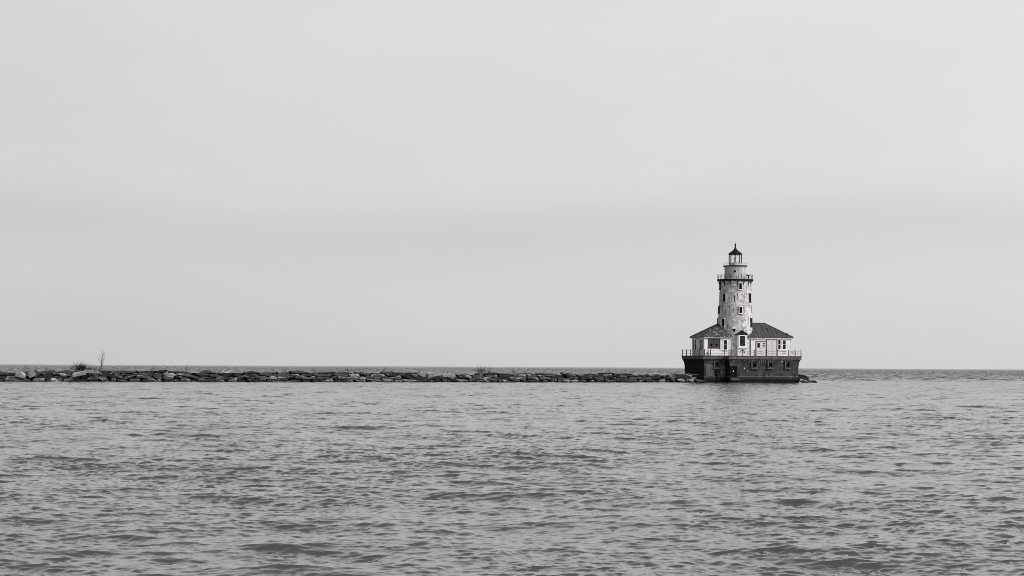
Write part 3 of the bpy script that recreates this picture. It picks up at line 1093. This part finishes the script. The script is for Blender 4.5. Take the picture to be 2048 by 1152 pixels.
# rings round the shore point, finer where the lake is near and in view
th = list(np.arange(-.36, .3601, .0006))
st = .004
while th[-1] < math.pi:
    th.append(min(math.pi, th[-1] + st))
    st *= 1.12
st = .004
while th[0] > -math.pi:
    th.insert(0, max(-math.pi, th[0] - st))
    st *= 1.12
th = np.array(th)
rr = [.05, 2.0, 4.0, 6.0, 8.0, 10.0, 12.0, 14.0]
while rr[-1] < 6000:
    rr.append(rr[-1] + max(min(rr[-1] * .0017, .95), rr[-1] * .0008))
rr += [9000, 16000, 40000]
rr = np.array(rr)
nt_, nr_ = len(th), len(rr)
A, Rr = np.meshgrid(th, rr)
X = (Rr * np.sin(A)).ravel()
Y = (Rr * np.cos(A)).ravel()
dth = np.gradient(th)
drr = np.gradient(rr)
sp = np.maximum(np.abs(drr[:, None]) * np.ones(nt_), Rr * dth[None, :]).ravel()
co = np.stack([X, Y, np.zeros_like(X)], -1).astype(np.float32)
for bi, (band, ang, lam) in enumerate(BANDS):
    wgt = 1 - np.clip((sp / lam - .7) / .9, 0, 1)
    if bi == 3:                       # the bigger waves run full height only outside the breakwater
        wgt *= .30 + .70 * np.clip(((X - BL.x) * -BN.x + (Y - BL.y) * -BN.y - 8) / 40, 0, 1)
    if bi == 0:                       # the larger waves come in groups
        wgt = wgt * (1 + .2 * np.sin(X * .19 + np.sin(Y * .13)) * np.sin(Y * .24 + 1.1 * np.sin(X * .31 + 1)) + .12 * np.sin(X * .43 - Y * .09))
    if bi in (1, 2):                  # gusts roughen the lake in patches
        gust = (np.sin(X * .61 + 1.3 * np.sin(Y * .23 + 1)) * np.sin(Y * .34 + .8 * np.sin(X * .47)) + np.sin(X * .17 - Y * .11 + 2))
        wgt = wgt * (1 + .15 * gust)
    wgt = wgt.astype(np.float32)
    CH = 400000
    for a in range(0, len(X), CH):
        co[a:a + CH] += sample(band, X[a:a + CH], Y[a:a + CH], ang) * wgt[a:a + CH, None]
idx = np.arange(nt_ * nr_, dtype=np.int32).reshape(nr_, nt_)
quads = np.stack([idx[:-1, :-1], idx[:-1, 1:], idx[1:, 1:], idx[1:, :-1]], -1)[:, :, ::-1].reshape(-1, 4)
me = bpy.data.meshes.new('lake_water')
nf = len(quads)
me.vertices.add(len(co))
me.vertices.foreach_set('co', co.ravel())
me.loops.add(nf * 4)
me.loops.foreach_set('vertex_index', quads.ravel().astype(np.int32))
me.polygons.add(nf)
me.polygons.foreach_set('loop_start', np.arange(0, nf * 4, 4, dtype=np.int32))
me.polygons.foreach_set('loop_total', np.full(nf, 4, dtype=np.int32))
me.polygons.foreach_set('use_smooth', np.ones(nf, dtype=bool))
me.update(calc_edges=True)
lake = bpy.data.objects.new('lake_water', me)
COL.objects.link(lake)
tag(lake, 'grey choppy lake water', None, None, 'structure')

m, nt, b = new_mat('lake_water')
c = coords(nt, 'Position')
b.inputs['Base Color'].default_value = g(.04)
b.inputs['Specular IOR Level'].default_value = 0.5
b.inputs['IOR'].default_value = 2.05
ln = nt.nodes.new('ShaderNodeVectorMath')
ln.operation = 'LENGTH'
nt.links.new(c, ln.inputs[0])
mr = nt.nodes.new('ShaderNodeMapRange')
mr.inputs['From Min'].default_value = 15
mr.inputs['From Max'].default_value = 900
mr.inputs['To Min'].default_value = .02
mr.inputs['To Max'].default_value = .22
nt.links.new(ln.outputs['Value'], mr.inputs['Value'])
nt.links.new(mr.outputs[0], b.inputs['Roughness'])
# the finest ripples, too small for the mesh farther out
n1 = tex_noise(nt, c, 1.6, 3, .6, (1, 1.4, 1))
bump(nt, b, n1, 1.0, .07)
bp = b.inputs['Normal'].links[0].from_node
ms = nt.nodes.new('ShaderNodeMapRange')
ms.inputs['From Min'].default_value = 40
ms.inputs['From Max'].default_value = 240
ms.inputs['To Min'].default_value = .12
ms.inputs['To Max'].default_value = .9
nt.links.new(ln.outputs['Value'], ms.inputs['Value'])
nt.links.new(ms.outputs[0], bp.inputs['Strength'])
me.materials.append(m)

# ------------------------------------------------------------------ overcast sky, one soft sun
SUN_EL, SUN_AZ = R(34), R(118)       # azimuth from +Y (out over the lake) turning to +X (right)
STR = 0.1
world = bpy.data.worlds.new('World')
scene.world = world
world.use_nodes = True
wn = world.node_tree
bg = wn.nodes['Background']
bg.inputs['Strength'].default_value = STR
sky = wn.nodes.new('ShaderNodeTexSky')
sky.sky_type = 'NISHITA'
sky.sun_disc = False
sky.sun_elevation = SUN_EL
sky.sun_rotation = SUN_AZ
bw = wn.nodes.new('ShaderNodeRGBToBW')
wn.links.new(sky.outputs[0], bw.inputs[0])
tc = wn.nodes.new('ShaderNodeTexCoord').outputs['Generated']
sepw = wn.nodes.new('ShaderNodeSeparateXYZ')
wn.links.new(tc, sepw.inputs[0])


def wmath(op, a, b_=None, c_=None):
    n = wn.nodes.new('ShaderNodeMath')
    n.operation = op
    for i, x in enumerate((a, b_, c_)):
        if x is None:
            continue
        if isinstance(x, (int, float)):
            n.inputs[i].default_value = x
        else:
            wn.links.new(x, n.inputs[i])
    return n.outputs[0]


nz = tex_noise(wn, tc, 2.2, 4, .55, (1, 1, 3.0))
nz2 = tex_noise(wn, tc, 1.1, 2, .5, (1, 1, 4.0))
nz3 = tex_noise(wn, tc, 5.0, 5, .6, (1, 1, 3.5))
# height of the cloud edges: a straight bank of cloud far out over the lake
zz = wmath('DIVIDE', sepw.outputs[2], wmath('MAXIMUM', sepw.outputs[1], .3))
zz = wmath('MULTIPLY', zz, 1.5)
xx = wmath('DIVIDE', sepw.outputs[0], wmath('MAXIMUM', sepw.outputs[1], .3))
bw_ = wn.nodes.new('ShaderNodeFloatCurve')      # the bank sags in the middle of the lake and lifts to both sides
cv = bw_.mapping.curves[0]
for q, (x_, y_) in enumerate(((0, .80), (.15, .65), (.32, .40), (.48, .38), (.62, .56), (.75, .62), (1, .68))):
    if q < 2:
        cv.points[q].location = (x_, y_)
    else:
        cv.points.new(x_, y_)
bw_.mapping.update()
wn.links.new(wmath('MULTIPLY_ADD', xx, 1.5, .5), bw_.inputs['Value'])
sag = wmath('MULTIPLY_ADD', bw_.outputs[0], -.055, .0225)
sag = wmath('MULTIPLY', sag, wmath('GREATER_THAN', zz, .0))
fade = wmath('MINIMUM', wmath('MULTIPLY', wmath('MAXIMUM', zz, 0.0), 9.0), 1.0)
zz = wmath('MULTIPLY_ADD', sag, fade, zz)
zz = wmath('MULTIPLY_ADD', nz, .03, zz)
zz = wmath('ADD', zz, -.015)


def lin_of(s):
    s /= 255
    return ((s + .055) / 1.055) ** 2.4


SK = [(-1, 205), (0, 206.5), (.03, 208.5), (.06, 209.5), (.08, 208), (.095, 206), (.110, 205), (.122, 207), (.135, 212), (.155, 214.5), (.20, 216), (.26, 218.5), (.31, 220.5), (.45, 216), (.65, 190)]
lo_ = [(0.5 + p / 2, lin_of(v)) for p, v in SK] + [(1.0, .3)]
rp = ramp(wn, wmath('MULTIPLY_ADD', zz, .5, .5), [(p, v) for p, v in lo_])
# streaky cloud, brighter towards the sun's side
side = wmath('MULTIPLY_ADD', sepw.outputs[0], .20, 1.0)
side = wmath('MULTIPLY_ADD', wmath('POWER', sepw.outputs[0], 3.0), .36, side)
cloud = wmath('MULTIPLY_ADD', wmath('SUBTRACT', nz2, .5), .16, side)
cloud = wmath('MULTIPLY_ADD', wmath('SUBTRACT', nz3, .5), .1, cloud)
behind = wn.nodes.new('ShaderNodeMapRange')
behind.inputs['From Min'].default_value = .25
behind.inputs['From Max'].default_value = -1.0
behind.inputs['To Min'].default_value = 1.0
behind.inputs['To Max'].default_value = 2.05
wn.links.new(sepw.outputs[1], behind.inputs['Value'])
fac = wmath('MULTIPLY', cloud, behind.outputs[0])
fac = wmath('MULTIPLY', fac, 1.0 / STR * .955)
vm = wn.nodes.new('ShaderNodeVectorMath')
vm.operation = 'SCALE'
wn.links.new(rp, vm.inputs[0])
wn.links.new(fac, vm.inputs['Scale'])
# a tenth of the clear sky above comes through the overcast
add = wn.nodes.new('ShaderNodeVectorMath')
add.operation = 'MULTIPLY_ADD'
wn.links.new(bw.outputs[0], add.inputs[0])
add.inputs[1].default_value = (.10, .0972, .098)
wn.links.new(vm.outputs[0], add.inputs[2])
wn.links.new(add.outputs[0], bg.inputs['Color'])

sl = bpy.data.lights.new('sun', 'SUN')
sl.energy = 3.0
sl.angle = R(25)
sl.color = (1, .985, .98)
so = bpy.data.objects.new('sun', sl)
COL.objects.link(so)
d_ = Vector((math.sin(SUN_AZ) * math.cos(SUN_EL), math.cos(SUN_AZ) * math.cos(SUN_EL), math.sin(SUN_EL)))
so.rotation_euler = d_.to_track_quat('Z', 'Y').to_euler()

# ------------------------------------------------------------------ camera and picture settings
cam = bpy.data.cameras.new('camera')
cam.sensor_width = 36
cam.lens = F * 36 / 2048
cam.shift_y = (733.5 - 576) / 2048
cam.clip_start = .1
cam.clip_end = 60000
co_ = bpy.data.objects.new('camera', cam)
COL.objects.link(co_)
co_.location = (0, 0, EYE)
co_.rotation_euler = (Matrix.Rotation(R(90), 4, 'X') @ Matrix.Rotation(ROLL, 4, 'Z')).to_euler()
scene.camera = co_
scene.view_settings.view_transform = 'Standard'
scene.view_settings.look = 'None'
scene.view_settings.exposure = 0
scene.view_settings.gamma = 1
scene.render.film_transparent = False
scene.cycles.filter_width = 0.9
